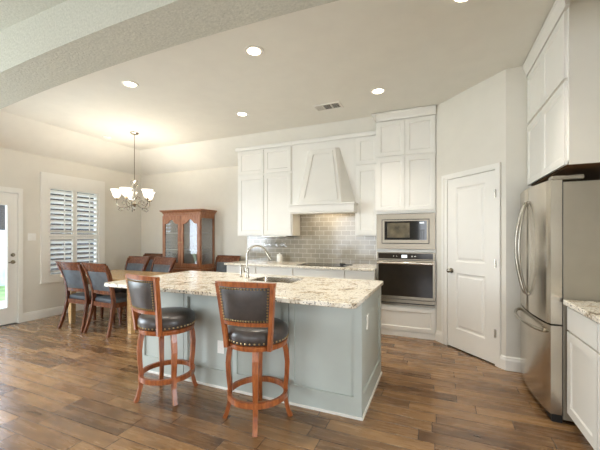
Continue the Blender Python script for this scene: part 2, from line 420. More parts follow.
# pantry door (door_2)
d2 = sempty('door_2', A, pa, 'white two-panel pantry door in the angled wall')
b = MB(); b.ring([(.112, 0), (.925, 0), (.925, 2.135), (.112, 2.135)], [(.196, 0), (.866, 0), (.866, 2.075), (.196, 2.075)], -.012, .0, 'y')
b.ring([(.112, 0), (.925, 0), (.925, 2.135), (.112, 2.135)], [(.150, 0), (.888, 0), (.888, 2.097), (.150, 2.097)], -.02, -.012, 'y'); b.build('door_casing', 'trim', d2)
b = MB(); b.box(.20, .862, .012, .04, .012, 2.07)
px0, px1 = .325, .735
for z0, z1 in ((.245, .925), (1.06, 1.955)):
    pass
b.box(.20, px0, -.002, .012, .012, 2.07); b.box(px1, .862, -.002, .012, .012, 2.07)
for z0, z1 in ((.012, .245), (.925, 1.06), (1.955, 2.07)): b.box(px0, px1, -.002, .012, z0, z1)
for z0, z1 in ((.245, .925), (1.06, 1.955)):
    q = lambda m, y: [(px0 + m, y, z0 + m), (px1 - m, y, z0 + m), (px1 - m, y, z1 - m), (px0 + m, y, z1 - m)]
    b.loft([q(0, -.002), q(.016, .010)], caps=False); b.loft([q(.034, .0115), q(.050, .002)], caps=False); b.loft([q(.05, .002), q(.051, .0021)])
b.build('door_slab', 'trim', d2)
b = MB(); b.sweep([(.262, -.002, .945), (.262, -.010, .945)], (.030, .030), n=18); b.sweep([(.262, -.01, .945), (.262, -.035, .945)], (.010, .010), n=10); b.ball((.262, -.05, .945), .028, (1, .75, 1)); b.build('door_knob', 'chrome', d2, True)
for z in (.34, 1.08, 1.82):
    b = MB(); b.cyl((.868, -.015, z - .045), (.868, -.015, z + .045), .007); b.box(.856, .880, -.014, -.002, z - .04, z + .04); b.build('hinge', 'chrome', d2)

# tiled backsplash
b = MB(); b.box(-3.30, -.802, YB - .012, YB, .915, 1.373); b.box(-2.22, -1.17, YB - .012, YB, 1.373, 1.80)
struct(b.build('wall_backsplash', 'tile'), 'grey subway tile backsplash behind the cooktop')

# ------------------------------------------------------------------ outside
struct(MB().box(-30, -6.25, -12, 30, -.25, -.12).build('ground', 'grass'))
struct(MB().box(-8.6, -6.25, 0, 5.0, -.12, -.03).build('patio', 'concrete'))
h = thing('neighbouring_house', 'brown brick house seen through the shutter slats', 'house', (-11.5, 0, -.12))
MB().box(-5, 0, 6.5, 16, 0, 3.0).build('wall', 'brickish', h)
b = MB(); b.prism([(-5.5, 2.95), (.5, 2.95), (-2.5, 5.0)], 6.2, 16.4, 'y'); b.build('roof', 'roofing', h)
b = MB(); b.rframe(7.1, 8.0, 1.1, 2.3, .07, 0, .04, 'x'); wf = b.build('window', 'trim', h); MB().box(0, .012, 7.15, 7.95, 1.15, 2.25).build('pane', 'pane', wf)
b = MB()
for k in range(43):
    b.box(-12.02, -12.0, -2.6 + k * .2, -2.6 + k * .2 + .19, -.12, 1.55)
b.box(-12.06, -12.02, -2.6, 6.0, 1.1, 1.2); b.box(-12.06, -12.02, -2.6, 6.0, .3, .4)
tag(b.build('garden_fence', 'fence'), 'grey board fence beyond the patio door glass', 'fence')

# ------------------------------------------------------------------ cabinets on the back wall
FY = 4.87           # face of the wall cabinets
def crown(b, x0, x1, y, z0, z1, out=.055, yb=None, left=True, right=True):
    prof = [(0, z0), (-.012, z0), (-.018, z0 + .3 * (z1 - z0)), (-out * .8, z0 + .8 * (z1 - z0)), (-out, z0 + .84 * (z1 - z0)), (-out, z1), (0, z1)]
    b.prism([(y + p, q) for p, q in prof], x0 - (out if left else 0), x1 + (out if right else 0), 'x')
    if yb is not None:
        if left: b.prism([(x0 + p, q) for p, q in prof], y - .0, yb, 'y')
        if right: b.prism([(x1 - p, q) for p, q in prof], y - .0, yb, 'y')
wc = thing('wall_cabinet', 'white double wall cabinet with stacked doors, left of the range hood', 'cabinet', (0, 0, 0))
MB().box(-3.30, -2.222, FY, YB - .001, 1.375, 2.69).box(-3.30, -2.222, FY, 4.93, 2.69, 2.88).build('cabinet_body', 'white', wc)
for x0, x1 in ((-3.275, -2.765), (-2.750, -2.245)):
    MB().shaker(x0, x1, 1.395, 2.415, FY, .02, .06).build('door', 'white', wc)
    MB().shaker(x0, x1, 2.45, 2.862, FY, .02, .06).build('upper_door', 'white', wc)
b = MB(); crown(b, -3.30, -2.222, FY - .02, 2.875, 2.93, .028, 4.87, True, False); b.build('crown_moulding', 'white', wc)
wc = thing('wall_cabinet', 'narrow white wall cabinet between the range hood and the oven tower', 'cabinet', (0, 0, 0))
MB().box(-1.168, -.806, FY, YB - .001, 1.375, 2.69).box(-1.168, -.806, FY, 4.93, 2.69, 2.88).build('cabinet_body', 'white', wc)
MB().shaker(-1.15, -.815, 1.395, 2.415, FY, .02, .06).build('door', 'white', wc)
MB().shaker(-1.15, -.815, 2.45, 2.862, FY, .02, .06).build('upper_door', 'white', wc)
b = MB(); crown(b, -1.168, -.806, FY - .02, 2.875, 2.93, .028, None, False, False); b.build('crown_moulding', 'white', wc)

# range hood
rh = thing('range_hood', 'tapered white wooden range hood above the cooktop', 'range hood', (0, 0, 0))
MB().box(-2.220, -1.170, FY, YB - .014, 1.82, 2.68).box(-2.22, -1.17, FY, 4.93, 2.68, 2.88).build('back_panel', 'white', rh)
b = MB(); crown(b, -2.220, -1.170, FY - .02, 2.875, 2.93, .028, None, False, False); b.build('crown_moulding', 'white', rh)
hx0, hx1, tx0, tx1 = -2.03, -1.32, -1.895, -1.475
y0h, y1h, z0h, z1h = 4.64, 4.825, 1.87, 2.75
b = MB(); b.loft([[(hx0, y0h, z0h), (hx1, y0h, z0h), (-1.155, FY, z0h), (-2.145, FY, z0h)], [(tx0, y1h, z1h), (tx1, y1h, z1h), (-1.415, FY, z1h), (-1.945, FY, z1h)]])
b.build('hood_chimney', 'white', rh)
def hp(u, v, off):   # point on the sloped front face
    x0 = hx0 + (tx0 - hx0) * v; x1 = hx1 + (tx1 - hx1) * v
    return (x0 + (x1 - x0) * u, y0h + (y1h - y0h) * v - off, z0h + (z1h - z0h) * v)
b = MB(); U = [(.07, .045), (.93, .045), (.90, .95), (.10, .95)]; V = [(.14, .10), (.86, .10), (.82, .90), (.18, .90)]
b.loft([[hp(*p, 0) for p in U], [hp(*p, .014) for p in U], [hp(*p, .014) for p in V], [hp(*p, .001) for p in V]], caps=False)
b.build('front_frame', 'white', rh)
b = MB(); b.box(-2.165, -1.13, 4.635, FY - .001, 1.745, 1.845, .004); b.box(-2.18, -1.115, 4.62, FY - .001, 1.845, 1.87, .006); b.box(-2.165, -1.13, 4.635, FY - .001, 1.72, 1.742, .004); b.build('mantle', 'white', rh)
MB().box(-2.0, -1.3, 4.75, 5.1, 1.795, 1.815).build('hood_insert', 'steel', rh)
l = bpy.data.lights.new('hood_lamp', 'AREA'); l.shape = 'RECTANGLE'; l.size = .5; l.size_y = .15; l.energy = 2.2; l.color = (1, .82, .58)
o = bpy.data.objects.new('hood_lamp', l); C.objects.link(o); o.location = (-1.65, 4.98, 1.79); o.parent = rh

# base cabinets, worktop, cooktop along the back wall
BY = 4.545
segs = [(-3.30, -2.72, 'white base cabinet at the left end of the back worktop'), (-2.718, -2.06, 'white base cabinet behind the sink, left of the cooktop'),
        (-2.058, -1.24, 'white base cabinet under the cooktop'), (-1.238, -.806, 'white base cabinet between the cooktop and oven tower')]
for x0, x1, lb in segs:
    bc = thing('base_cabinet', lb, 'cabinet', (0, 0, 0), group='base cabinets along the back wall')
    b = MB(); b.box(x0, x1, BY, YB - .001, .10, .878); b.box(x0, x1, BY + .07, YB - .001, 0, .10); b.build('cabinet_body', 'white', bc)
    MB().box(x0 + .008, x1 - .008, BY - .02, BY, .70, .862, .002).build('drawer', 'white', bc)
    MB().shaker(x0 + .008, x1 - .008, .115, .688, BY, .02, .06).build('door', 'white', bc)
b = MB(); b.box(-3.325, -.805, 4.495, YB - .013, .880, .915, .005); tag(b.build('back_worktop', 'granite'), 'cream granite worktop along the tiled back wall', 'worktop')
ck = thing('cooktop', 'black glass cooktop set on the back worktop under the hood', 'cooktop', (-1.64, 4.83, .9155))
MB().box(-.385, .385, -.25, .25, 0, .007, .003).build('glass_top', 'black_glass', ck)
for x, y, r in ((-.22, .1, .085), (-.22, -.12, .11), (.12, .1, .11), (.12, -.12, .085)):
    b = MB(); b.sweep([(x + r * math.cos(t), y + r * math.sin(t), .0075) for t in [k * math.pi / 12 for k in range(24)]], (.003, .0006), n=4, closed=True)
    b.build('burner_mark', 'darkslot', ck)
b = MB(); b.sweep([(-.09, .0, .030), (-.02, .002, .022), (.0, 0, .018)], [(.013, .010), (.018, .014), (.012, .012)], n=10); b.sweep([(0, 0, .017), (.10, .012, .009)], [(.010, .005), (.007, .004)], n=8)
b.box(-.085, -.03, -.016, .016, 0, .024, .004)
tag(b.build('spoon_rest', 'black', loc=(-1.27, 4.70, .923)), 'small black utensil lying on the right end of the cooktop', 'utensil')
# jar and hanging stemware
jar = thing('lidded_jar', 'white lidded jar on the back worktop under hanging stemware', 'jar', (-2.56, 5.06, .9155))
b = MB(); b.lathe([(.045, 0), (.052, .01), (.052, .10), (.045, .115)], n=20); b.build('jar_body', 'ceramic', jar, True)
b = MB(); b.lathe([(.047, .115), (.05, .12), (.048, .132), (.012, .14), (.012, .155), (.0, .157)], n=20); b.build('lid', 'ceramic', jar, True)
rk = thing('stemware_rack', 'thin metal rack under the left wall cabinet holding stemware', 'rack', (0, 0, 1.374))
b = MB()
for k in range(7): b.cyl((-2.84 + k * .075, 4.92, -.018), (-2.84 + k * .075, 5.16, -.018), .003, 6)
b.box(-2.85, -2.38, 4.95, 4.965, -.016, -.001); b.box(-2.85, -2.38, 5.11, 5.125, -.016, -.001); b.build('rails', 'chrome', rk)
def stem():
    b = MB(); b.lathe([(.0, -.006), (.034, -.008), (.034, -.011), (.006, -.014), (.0035, -.03), (.0035, -.085), (.012, -.095), (.032, -.12), (.037, -.15), (.031, -.19), (.029, -.19), (.035, -.15), (.030, -.121), (.0, -.098)], n=16, caps=False)
    return b
st0 = None
for k, (x, y, lb) in enumerate(((-2.8025, 5.0, 'clear wine glass hanging upside down, far left of the rack'), (-2.7275, 5.03, 'clear wine glass hanging second from left on the rack'),
        (-2.5775, 4.99, 'clear wine glass hanging third from left on the rack'), (-2.5025, 5.04, 'clear wine glass hanging second from right on the rack'),
        (-2.4275, 5.0, 'clear wine glass hanging upside down at right end of the rack'))):
    if st0 is None: st0 = o = stem().build('wine_glass', 'stemware', smooth=True)
    else: o = st0.copy(); C.objects.link(o)
    o.location = (x, y, 1.366); tag(o, lb, 'wine glass', 'stemware hanging under the cabinet')

# ------------------------------------------------------------------ oven tower
TX0, TX1, TY = -.803, -.022, 4.60
tw = thing('oven_cabinet', 'tall white cabinet tower housing the microwave and wall oven', 'cabinet', (0, 0, 0))
b = MB(); b.box(TX0, TX1, TY, YB - .001, 0, .418); b.box(TX0, TX1, TY, YB - .001, 1.68, 2.69); b.box(TX0, TX1, TY, 4.755, 2.69, 2.99)
b.box(TX0, TX0 + .024, TY, YB - .001, .418, 1.68); b.box(TX1 - .024, TX1, TY, YB - .001, .418, 1.68); b.box(TX0 + .024, TX1 - .024, TY, YB - .001, 1.150, 1.186); b.box(TX0 + .024, TX1 - .024, 5.15, YB - .001, .418, 1.68)
b.box(TX0 - .001, TX1, TY - .012, TY, 0, .07)
b.build('cabinet_body', 'white', tw)
xm = (TX0 + TX1) / 2
for x0, x1 in ((TX0 + .012, xm - .003), (xm + .003, TX1 - .012)):
    MB().shaker(x0, x1, 1.72, 2.45, TY, .02, .055).build('door', 'white', tw)
    MB().shaker(x0, x1, 2.475, 2.955, TY, .02, .055).build('upper_door', 'white', tw)
MB().shaker(TX0 + .012, TX1 - .012, .085, .395, TY, .02, .05).build('drawer', 'white', tw)
b = MB(); crown(b, TX0, TX1, TY - .02, 2.965, 3.072, .055, None, False, False)
b.prism([(TX0 + p, q) for p, q in [(0, 2.965), (-.012, 2.965), (-.018, 2.997), (-.044, 3.051), (-.055, 3.055), (-.055, 3.072), (0, 3.072)]], TY - .075, TY + .03, 'y'); b.build('crown_moulding', 'white', tw)
# microwave
mw = thing('microwave', 'built-in stainless microwave above the wall oven', 'microwave', (0, 0, 0))
mx0, mx1, mz0, mz1 = TX0 + .008, TX1 - .010, 1.192, 1.672
MB().box(mx0 + .06, mx1 - .06, TY - .002, 5.05, mz0 + .08, mz1 - .08).build('oven_box', 'black', mw)
b = MB(); b.rframe(mx0, mx1, mz0, mz1, .072, TY - .022, TY - .002); b.build('trim_kit', 'oven_steel', mw)
b = MB(); b.rframe(mx0 + .072, mx1 - .072, mz0 + .072, mz1 - .072, .009, TY - .015, TY - .003); b.build('shadow_gap', 'black', mw)
dx0, dx1, dz0, dz1 = mx0 + .083, mx1 - .083, mz0 + .083, mz1 - .083
b = MB(); b.ring([(dx0, dz0), (dx1, dz0), (dx1, dz1), (dx0, dz1)], [(dx0 + .028, dz0 + .042), (dx1 - .022, dz0 + .042), (dx1 - .022, dz1 - .016), (dx0 + .028, dz1 - .016)], TY - .030, TY - .004); b.build('door_frame', 'oven_steel', mw)
MB().box(dx0 + .028, dx1 - .022, TY - .028, TY - .006, dz0 + .042, dz1 - .016).build('glass_front', 'black_glass', mw)
MB().box(dx0 + .065, dx0 + .36, TY - .0295, TY - .028, dz0 + .072, dz1 - .04).build('viewing_window', 'screen', mw)
b = MB()
for i in range(3):
    for j in range(5): b.box(dx1 - .115 + i * .025, dx1 - .101 + i * .025, TY - .0292, TY - .028, dz0 + .06 + j * .026, dz0 + .074 + j * .026)
b.build('keypad', 'darkslot', mw); MB().box(dx1 - .11, dx1 - .055, TY - .0293, TY - .028, dz1 - .05, dz1 - .035).build('clock_display', 'display', mw)
# wall oven
ov = thing('wall_oven', 'stainless wall oven with dark glass door below the microwave', 'oven', (0, 0, 0))
ox0, ox1, oz0, oz1 = TX0 + .010, TX1 - .012, .428, 1.148
MB().box(ox0 + .03, ox1 - .03, TY + .001, 5.10, oz0 + .01, oz1 - .01).build('oven_box', 'black', ov)
b = MB(); b.box(ox0, ox1, TY - .028, TY - .002, 1.045, oz1, .003); b.build('control_panel', 'oven_steel', ov)
MB().box(ox0 + .025, ox1 - .025, TY - .031, TY - .028, 1.058, oz1 - .012).build('control_glass', 'oven_glass', ov)
MB().box(-.455, -.385, TY - .0325, TY - .031, 1.075, 1.113).build('clock_display', 'display', ov)
for x in (-.56, -.52, -.32, -.28):
    b = MB(); b.sweep([(x, TY - .031, 1.095), (x, TY - .034, 1.095)], (.008, .008), n=12); b.build('control_button', 'chrome', ov)
b = MB(); b.ring([(ox0, .515), (ox1, .515), (ox1, 1.038), (ox0, 1.038)], [(ox0 + .028, .552), (ox1 - .028, .552), (ox1 - .028, .985), (ox0 + .028, .985)], TY - .04, TY - .002); b.build('door_frame', 'oven_steel', ov)
MB().box(ox0 + .028, ox1 - .028, TY - .038, TY - .004, .552, .985).build('door_glass', 'oven_glass', ov)
b = MB(); b.cyl((ox0 + .02, TY - .085, 1.005), (ox1 - .02, TY - .085, 1.005), .019, 14)
for x in (ox0 + .06, ox1 - .06): b.cyl((x, TY - .085, 1.005), (x, TY - .038, 1.005), .010, 10)
b.build('handle', 'steel', ov, True)
b = MB(); b.box(ox0, ox1, TY - .030, TY - .002, .462, .508, .002); b.box(ox0, ox1, TY - .026, TY - .002, .428, .448); b.build('vent_trim', 'oven_steel', ov)
MB().box(ox0 + .004, ox1 - .004, TY - .02, TY - .002, .448, .462).build('vent_slot', 'black', ov)

# ------------------------------------------------------------------ kitchen island
isl = thing('kitchen_island', 'sage grey panelled kitchen island under the granite top', 'kitchen island', (0, 0, 0))
IX0, IX1, IY0, IY1 = -2.78, -.535, 2.392, 3.27
sxA, sxB, syA, syB = -1.80, -1.30, 2.82, 3.20        # sink opening
b = MB()
b.ring([(IX0, IY0), (IX1, IY0), (IX1, IY1), (IX0, IY1)], [(IX0 + .03, IY0 + .03), (IX1 - .03, IY0 + .03), (IX1 - .03, IY1 - .03), (IX0 + .03, IY1 - .03)], 0.0, .878, 'z')
b.box(IX0 + .03, IX1 - .03, IY0 + .03, IY1 - .03, .05, .08)
b.build('island_body', 'island', isl)
px = [IX0, -2.225, -1.672, -1.12, IX1]
for k in range(4):   # framed panels on the seating side
    x0, x1 = px[k] + (.003 if k else 0), px[k + 1] - (.003 if k < 3 else 0)
    b = MB(); f = IY0 - .013
    b.ring([(x0, .0), (x1, .0), (x1, .878), (x0, .878)], [(x0 + .045, .16), (x1 - .045, .16), (x1 - .045, .80), (x0 + .045, .80)], f, IY0, 'y')
    b.build('side_panel', 'island', isl)
b = MB(); f = IX1 + .014
b.ring([(IY0 - .013, 0), (IY1, 0), (IY1, .878), (IY0 - .013, .878)], [(IY0 + .06, .16), (IY1 - .07, .16), (IY1 - .07, .80), (IY0 + .06, .80)], IX1, f, 'x'); b.build('end_panel', 'island', isl)
b = MB(); b.box(IX0 - .004, IX1 + .026, IY0 - .022, IY0 - .013, 0, .022, .003); b.box(IX1 + .014, IX1 + .026, IY0 - .013, IY1, 0, .022, .003); b.build('base_shoe', 'trim', isl)
for k in range(4):   # working side
    x0, x1 = px[k], px[k + 1]; t = MB(); t.shaker(-x1 + .006, -x0 - .006, .11, .86, 0, .02, .06); o = t.build('door', 'island', isl); o.location = (0, IY1, 0); o.rotation_euler = (0, 0, math.pi)
def outlet(name_label, loc, rotz, w=.072, hgt=.118, kind='wall_outlet', cat='outlet'):
    t = thing(kind, name_label, cat, loc, rotz)
    b = MB(); b.box(-w / 2, w / 2, -.007, 0, -hgt / 2, hgt / 2, .003); b.build('cover_plate', 'ceramic', t)
    if kind == 'wall_outlet':
        for z in (-.022, .022):
            b = MB(); b.box(-.015, .015, -.0095, -.007, z - .014, z + .014, .001); b.build('socket', 'ceramic', t)
    else:
        for x in (-.026, .026):
            b = MB(); b.box(x - .015, x + .015, -.011, -.007, -.032, .032, .001); b.build('rocker', 'ceramic', t)
    return t
outlet('white outlet on the front of the island behind the stools', (-1.80, IY0 - .0005, .37), 0)
outlet('white outlet on the right end of the island', (IX1 + .0005, 2.64, .666), R(90))
outlet('white outlet on the tile beside the oven tower', (-.87, YB - .0125, 1.06), 0)
outlet('white double light switch on the wall between patio door and window', (XL, 3.10, 1.355), R(90), .117, .118, 'light_switch', 'switch')
# granite top with the sink opening
def rrect(x0, x1, y0, y1, r, n=5):
    p = []
    for cx_, cy_, a0 in ((x1 - r, y1 - r, 0), (x0 + r, y1 - r, 90), (x0 + r, y0 + r, 180), (x1 - r, y0 + r, 270)):
        for k in range(n + 1): p.append((cx_ + r * math.cos(R(a0 + 90 * k / n)), cy_ + r * math.sin(R(a0 + 90 * k / n))))
    return p
b = MB(); O = rrect(-3.0, -.505, 2.125, 3.345, .035); I = rrect(sxA, sxB, syA, syB, .03); b.ring(O, I, .884, .911, 'z')
O2 = rrect(-2.995, -.51, 2.13, 3.34, .033)
b.loft([[(p[0], p[1], .911) for p in O], [(p[0], p[1], .915) for p in O2], [(p[0], p[1], .915) for p in I], [(p[0], p[1], .911) for p in I]], caps=False)
b.loft([[(p[0], p[1], .884) for p in O], [(p[0], p[1], .879) for p in O2], [(p[0], p[1], .879) for p in I], [(p[0], p[1], .884) for p in I]], caps=False)
tag(b.build('island_worktop', 'granite'), 'speckled cream granite worktop covering the whole island', 'worktop')
sk = thing('kitchen_sink', 'stainless undermount sink sunk into the island worktop', 'sink', (0, 0, 0))
b = MB(); I1 = rrect(sxA + .002, sxB - .002, syA + .002, syB - .002, .028); I2 = rrect(sxA + .015, sxB - .015, syA + .015, syB - .015, .04)
b.loft([[(p[0], p[1], .908) for p in I1], [(p[0], p[1], .72) for p in I2]], caps=False); bmv = [b.bm.verts.new((p[0], p[1], .72)) for p in I2]; b.bm.faces.new(bmv); b.build('basin', 'steel', sk)
b = MB(); b.lathe([(.0, .7215), (.03, .7215), (.042, .724), (.045, .7205)], c=(-1.55, 3.01, 0), n=20); b.build('drain', 'chrome', sk)
fa = thing('kitchen_faucet', 'tall gooseneck nickel faucet beside the island sink', 'faucet', (-1.905, 2.985, .9155), R(12))
b = MB(); b.lathe([(.028, 0), (.028, .008), (.022, .014), (.020, .10), (.017, .11)], n=18); b.build('faucet_base', 'chrome', fa, True)
pts = [(0, 0, .10), (0, 0, .20)] + [(.115 - .115 * math.cos(t), 0, .235 + .115 * math.sin(t)) for t in [math.pi * k / 14 for k in range(13)]]
b = MB(); b.sweep(pts, (.011, .011), ref=(0, 1, 0), n=12); b.build('spout', 'chrome', fa, True)
e = Vector(pts[-1]); dr = (e - Vector(pts[-2])).normalized()
b = MB(); b.sweep([e, e + dr * .03, e + dr * .10], [(.013, .013), (.017, .017), (.019, .019)], ref=(0, 1, 0), n=14); b.build('spray_head', 'chrome', fa, True)
b = MB(); b.cyl((0, 0, .06), (-.01, -.055, .075), .008, 10); b.sweep([(-.01, -.055, .075), (-.02, -.075, .14)], [(.007, .007), (.005, .005)], n=8); b.build('lever', 'chrome', fa, True)
sd = thing('soap_dispenser', 'small dark nickel soap dispenser left of the island faucet', 'soap dispenser', (-2.005, 3.02, .9155))
b = MB(); b.lathe([(.022, 0), (.022, .006), (.012, .012), (.011, .08), (.008, .085), (.008, .12), (.012, .122), (.012, .135), (.0, .137)], n=14); b.build('dispenser_base', 'chrome', sd, True)
b = MB(); b.sweep([(0, 0, .128), (.05, .01, .128), (.062, .012, .115)], (.006, .006), n=8); b.build('nozzle', 'chrome', sd, True)

# ------------------------------------------------------------------ fridge side (faces -x; local -y is the front)
RZ = R(-90)
FX = .835
fc = thing('overfridge_cabinet', 'white stacked cabinet above the refrigerator', 'cabinet', (FX, 3.855, 0), RZ)
# local x = 3.855 - world y ; local y = world x - FX
FW = 1.072; FD = XR - FX - .002
MB().box(0, FW - .012, 0, FD, 1.895, 2.965).build('cabinet_body', 'white', fc)
MB().box(FW - .012, FW, 0, FD, 1.866, 3.074).build('end_panel', 'wall', fc)
MB().box(0, FW - .012, .02, FD, 1.868, 1.895).build('underside', 'underwood', fc)
for x0, x1 in ((.02, .51), (.515, FW - .03)):
    MB().shaker(x0, x1, 1.872, 2.455, 0, .02, .06).build('door', 'white', fc)
    MB().shaker(x0, x1, 2.48, 2.95, 0, .02, .06).build('upper_door', 'white', fc)
b = MB(); b.prism([(p, q) for p, q in [(0, 2.96), (-.026, 2.96), (-.030, 2.99), (-.050, 3.045), (-.056, 3.05), (-.056, 3.07), (0, 3.07)]], 0, FW + .02, 'x'); b.build('crown_moulding', 'white', fc)

fr = thing('refrigerator', 'stainless french-door refrigerator with bottom freezer drawer', 'refrigerator', (.752, 3.815, 0), RZ)
FW2 = .913     # local x 0..FW2 (far to near), y=0 at the door's edge plane
MB().box(.004, FW2 - .004, .085, .69, .03, 1.765, .006).build('cabinet_body', 'fridge_side', fr)
def bulge(x): u = (x - FW2 / 2) / (FW2 / 2); return -.038 * (1 - u * u)
def fdoor(x0, x1, z0, z1, name):
    b = MB(); pl = []; n = 14
    xs = [x0 + (x1 - x0) * k / n for k in range(n + 1)]
    r = .010
    pl = [(x0, .078)] + [(x0, bulge(x0) + r)] + [(x, bulge(x)) for x in xs if x0 + r * .6 < x < x1 - r * .6] + [(x1, bulge(x1) + r), (x1, .078)]
    b.loft([[(p[0], p[1], z0) for p in pl], [(p[0], p[1], z1) for p in pl]])
    return b.build(name, 'steel', fr, True)
fdoor(0, FW2 / 2 - .003, .725, 1.78, 'door'); fdoor(FW2 / 2 + .003, FW2, .725, 1.78, 'door'); fdoor(0, FW2, .065, .712, 'freezer_drawer')
MB().box(.02, FW2 - .02, .02, .085, .0, .06).build('toe_grille', 'black', fr)
MB().box(.01, FW2 - .01, .078, .085, .06, 1.77).build('door_gasket', 'black', fr)
for xc, sg in ((FW2 / 2 - .045, -1), (FW2 / 2 + .045, 1)):
    b = MB(); pts = []
    for k in range(17):
        t = k / 16; pts.append((xc + sg * .02 * math.sin(math.pi * t), bulge(xc) - .012 - .062 * math.sin(math.pi * t) ** .8, .87 + .79 * t))
    b.sweep(pts, [(.011, .013)] * 17, ref=(1, 0, 0), n=10)
    for z, y in ((.875, 0), (1.655, 0)): b.sweep([(xc, bulge(xc) + .004, z), (xc, bulge(xc) - .016, z)], (.012, .014), n=8)
    b.build('handle', 'chrome', fr, True)
b = MB(); pts = []
for k in range(17):
    t = k / 16; x = .06 + (FW2 - .12) * t; pts.append((x, bulge(x) - .012 - .055 * math.sin(math.pi * t) ** .6, .655))
b.sweep(pts, [(.013, .013)] * 17, ref=(0, 0, 1), n=10)
for x in (.065, FW2 - .065): b.sweep([(x, bulge(x) + .004, .655), (x, bulge(x) - .016, .655)], (.014, .014), n=8)
b.build('handle', 'chrome', fr, True)
for x0, x1 in ((.02, .10), (FW2 - .10, FW2 - .012)):
    b = MB(); b.box(x0, x1, .02, .21, 1.782, 1.812, .006); b.build('hinge_cover', 'fridge_side', fr)

# right-hand base cabinet and worktop
rb = thing('base_cabinet', 'white base cabinet along the right wall beside the refrigerator', 'cabinet', (.865, 2.865, 0), RZ)
b = MB(); b.box(0, .96, 0, XR - .866, .10, .878); b.box(.0, .96, .06, XR - .866, 0, .10); b.build('cabinet_body', 'white', rb)
for x0, x1 in ((.006, .476), (.484, .954)):
    MB().box(x0, x1, -.02, 0, .705, .866, .002).build('drawer', 'white', rb); MB().shaker(x0, x1, .112, .692, 0, .02, .06).build('door', 'white', rb)
b = MB(); b.box(.825, XR - .001, 1.88, 2.872, .880, .915, .005); tag(b.build('right_worktop', 'granite'), 'short cream granite worktop beside the refrigerator', 'worktop')

# ------------------------------------------------------------------ ceiling fittings
def can(x, y, lb):
    t = thing('recessed_light', lb, 'ceiling light', (x, y, CZ), 0, 'recessed ceiling lights')
    b = MB(); n = 28
    b.lathe([(.062, -.001), (.064, -.005), (.088, -.008), (.092, -.004), (.092, -.0005)], n=n, caps=False); b.build('trim_ring', 'trim', t, True)
    b = MB(); b.lathe([(.0, -.003), (.062, -.003)], n=n, caps=False); b.build('lens', 'lamp', t)
    l = bpy.data.lights.new('downlight', 'SPOT'); l.energy = LAMP_W * 3.0; l.color = (1.0, .93, .83); l.spot_size = R(104); l.spot_blend = 1.0; l.shadow_soft_size = .06
    o = bpy.data.objects.new('downlight', l); C.objects.link(o); o.location = (0, 0, -.03); o.parent = t
can(-3.185, 2.576, 'recessed light nearest the arch on the left, towards the dining table')
can(-1.563, 2.568, 'recessed light directly over the island near the arch')
can(-2.525, 3.828, 'recessed light closest to the left wall cabinet')
can(-.65, 3.853, 'recessed light in front of the oven tower')
can(.17, 2.56, 'recessed light at the top edge of the picture near the refrigerator')
vt = thing('air_vent', 'white ceiling air vent with dark slots near the oven tower', 'vent', (-1.335, 4.05, CZ))
b = MB(); b.rframe(-.185, .185, -.10, .10, .025, -.010, -.0005, 'z'); b.box(-.06, -.05, -.08, .08, -.010, -.0005); b.box(.05, .06, -.08, .08, -.010, -.0005); b.build('vent_frame', 'trim', vt)
MB().box(-.165, .165, -.08, .08, -.003, -.0005).build('duct_opening', 'darkslot', vt)
b = MB()
for x0, x1, sg in ((-.16, -.06, -1), (-.05, .05, 1), (.06, .16, 1)):
    for k in range(6):
        xx = x0 + (k + .5) * (x1 - x0) / 6
        mt = Matrix.Translation((xx, 0, -.0065)) @ Matrix.Rotation(R(40 * sg), 4, 'Y'); b.box(-.006, .006, -.075, .075, -.0006, .0006, 0, mt)
b.build('louvres', 'trim', vt)
b = MB(); b.lathe([(.068, -.0005), (.068, -.012), (.058, -.03), (.03, -.036), (.0, -.036)], n=24); tag(b.build('smoke_detector', 'ceramic', loc=(-5.255, 3.80, CZ), smooth=True), 'round smoke detector on the ceiling left of the chandelier', 'smoke detector')

# chandelier
ch = thing('chandelier', 'five-arm nickel chandelier with frosted bell shades over the dining table', 'chandelier', (-4.62, 3.82, CZ))
b = MB(); b.lathe([(.0, -.0005), (.065, -.0005), (.065, -.012), (.045, -.028), (.012, -.034)], n=24); b.build('ceiling_canopy', 'chrome', ch, True)
b = MB(); b.cyl((0, 0, -.03), (0, 0, -.80), .0065, 8); b.build('rod', 'chrome', ch)
b = MB(); b.lathe([(.006, -.78), (.03, -.80), (.014, -.82), (.012, -.86), (.022, -.90), (.014, -.95), (.02, -1.02), (.034, -1.08), (.02, -1.12), (.03, -1.16), (.045, -1.18), (.02, -1.22), (.012, -1.26), (.018, -1.275), (.0, -1.29)], n=16); b.build('centre_column', 'chrome', ch, True)
b = MB()
for k in range(4):
    a = k * math.pi / 2 + .4; b.sweep([(.012 * math.cos(a), .012 * math.sin(a), -.90), (.05 * math.cos(a), .05 * math.sin(a), -.86), (.06 * math.cos(a), .06 * math.sin(a), -.81), (.04 * math.cos(a), .04 * math.sin(a), -.79)], (.004, .004), n=6)
b.build('scroll_crown', 'chrome', ch, True)
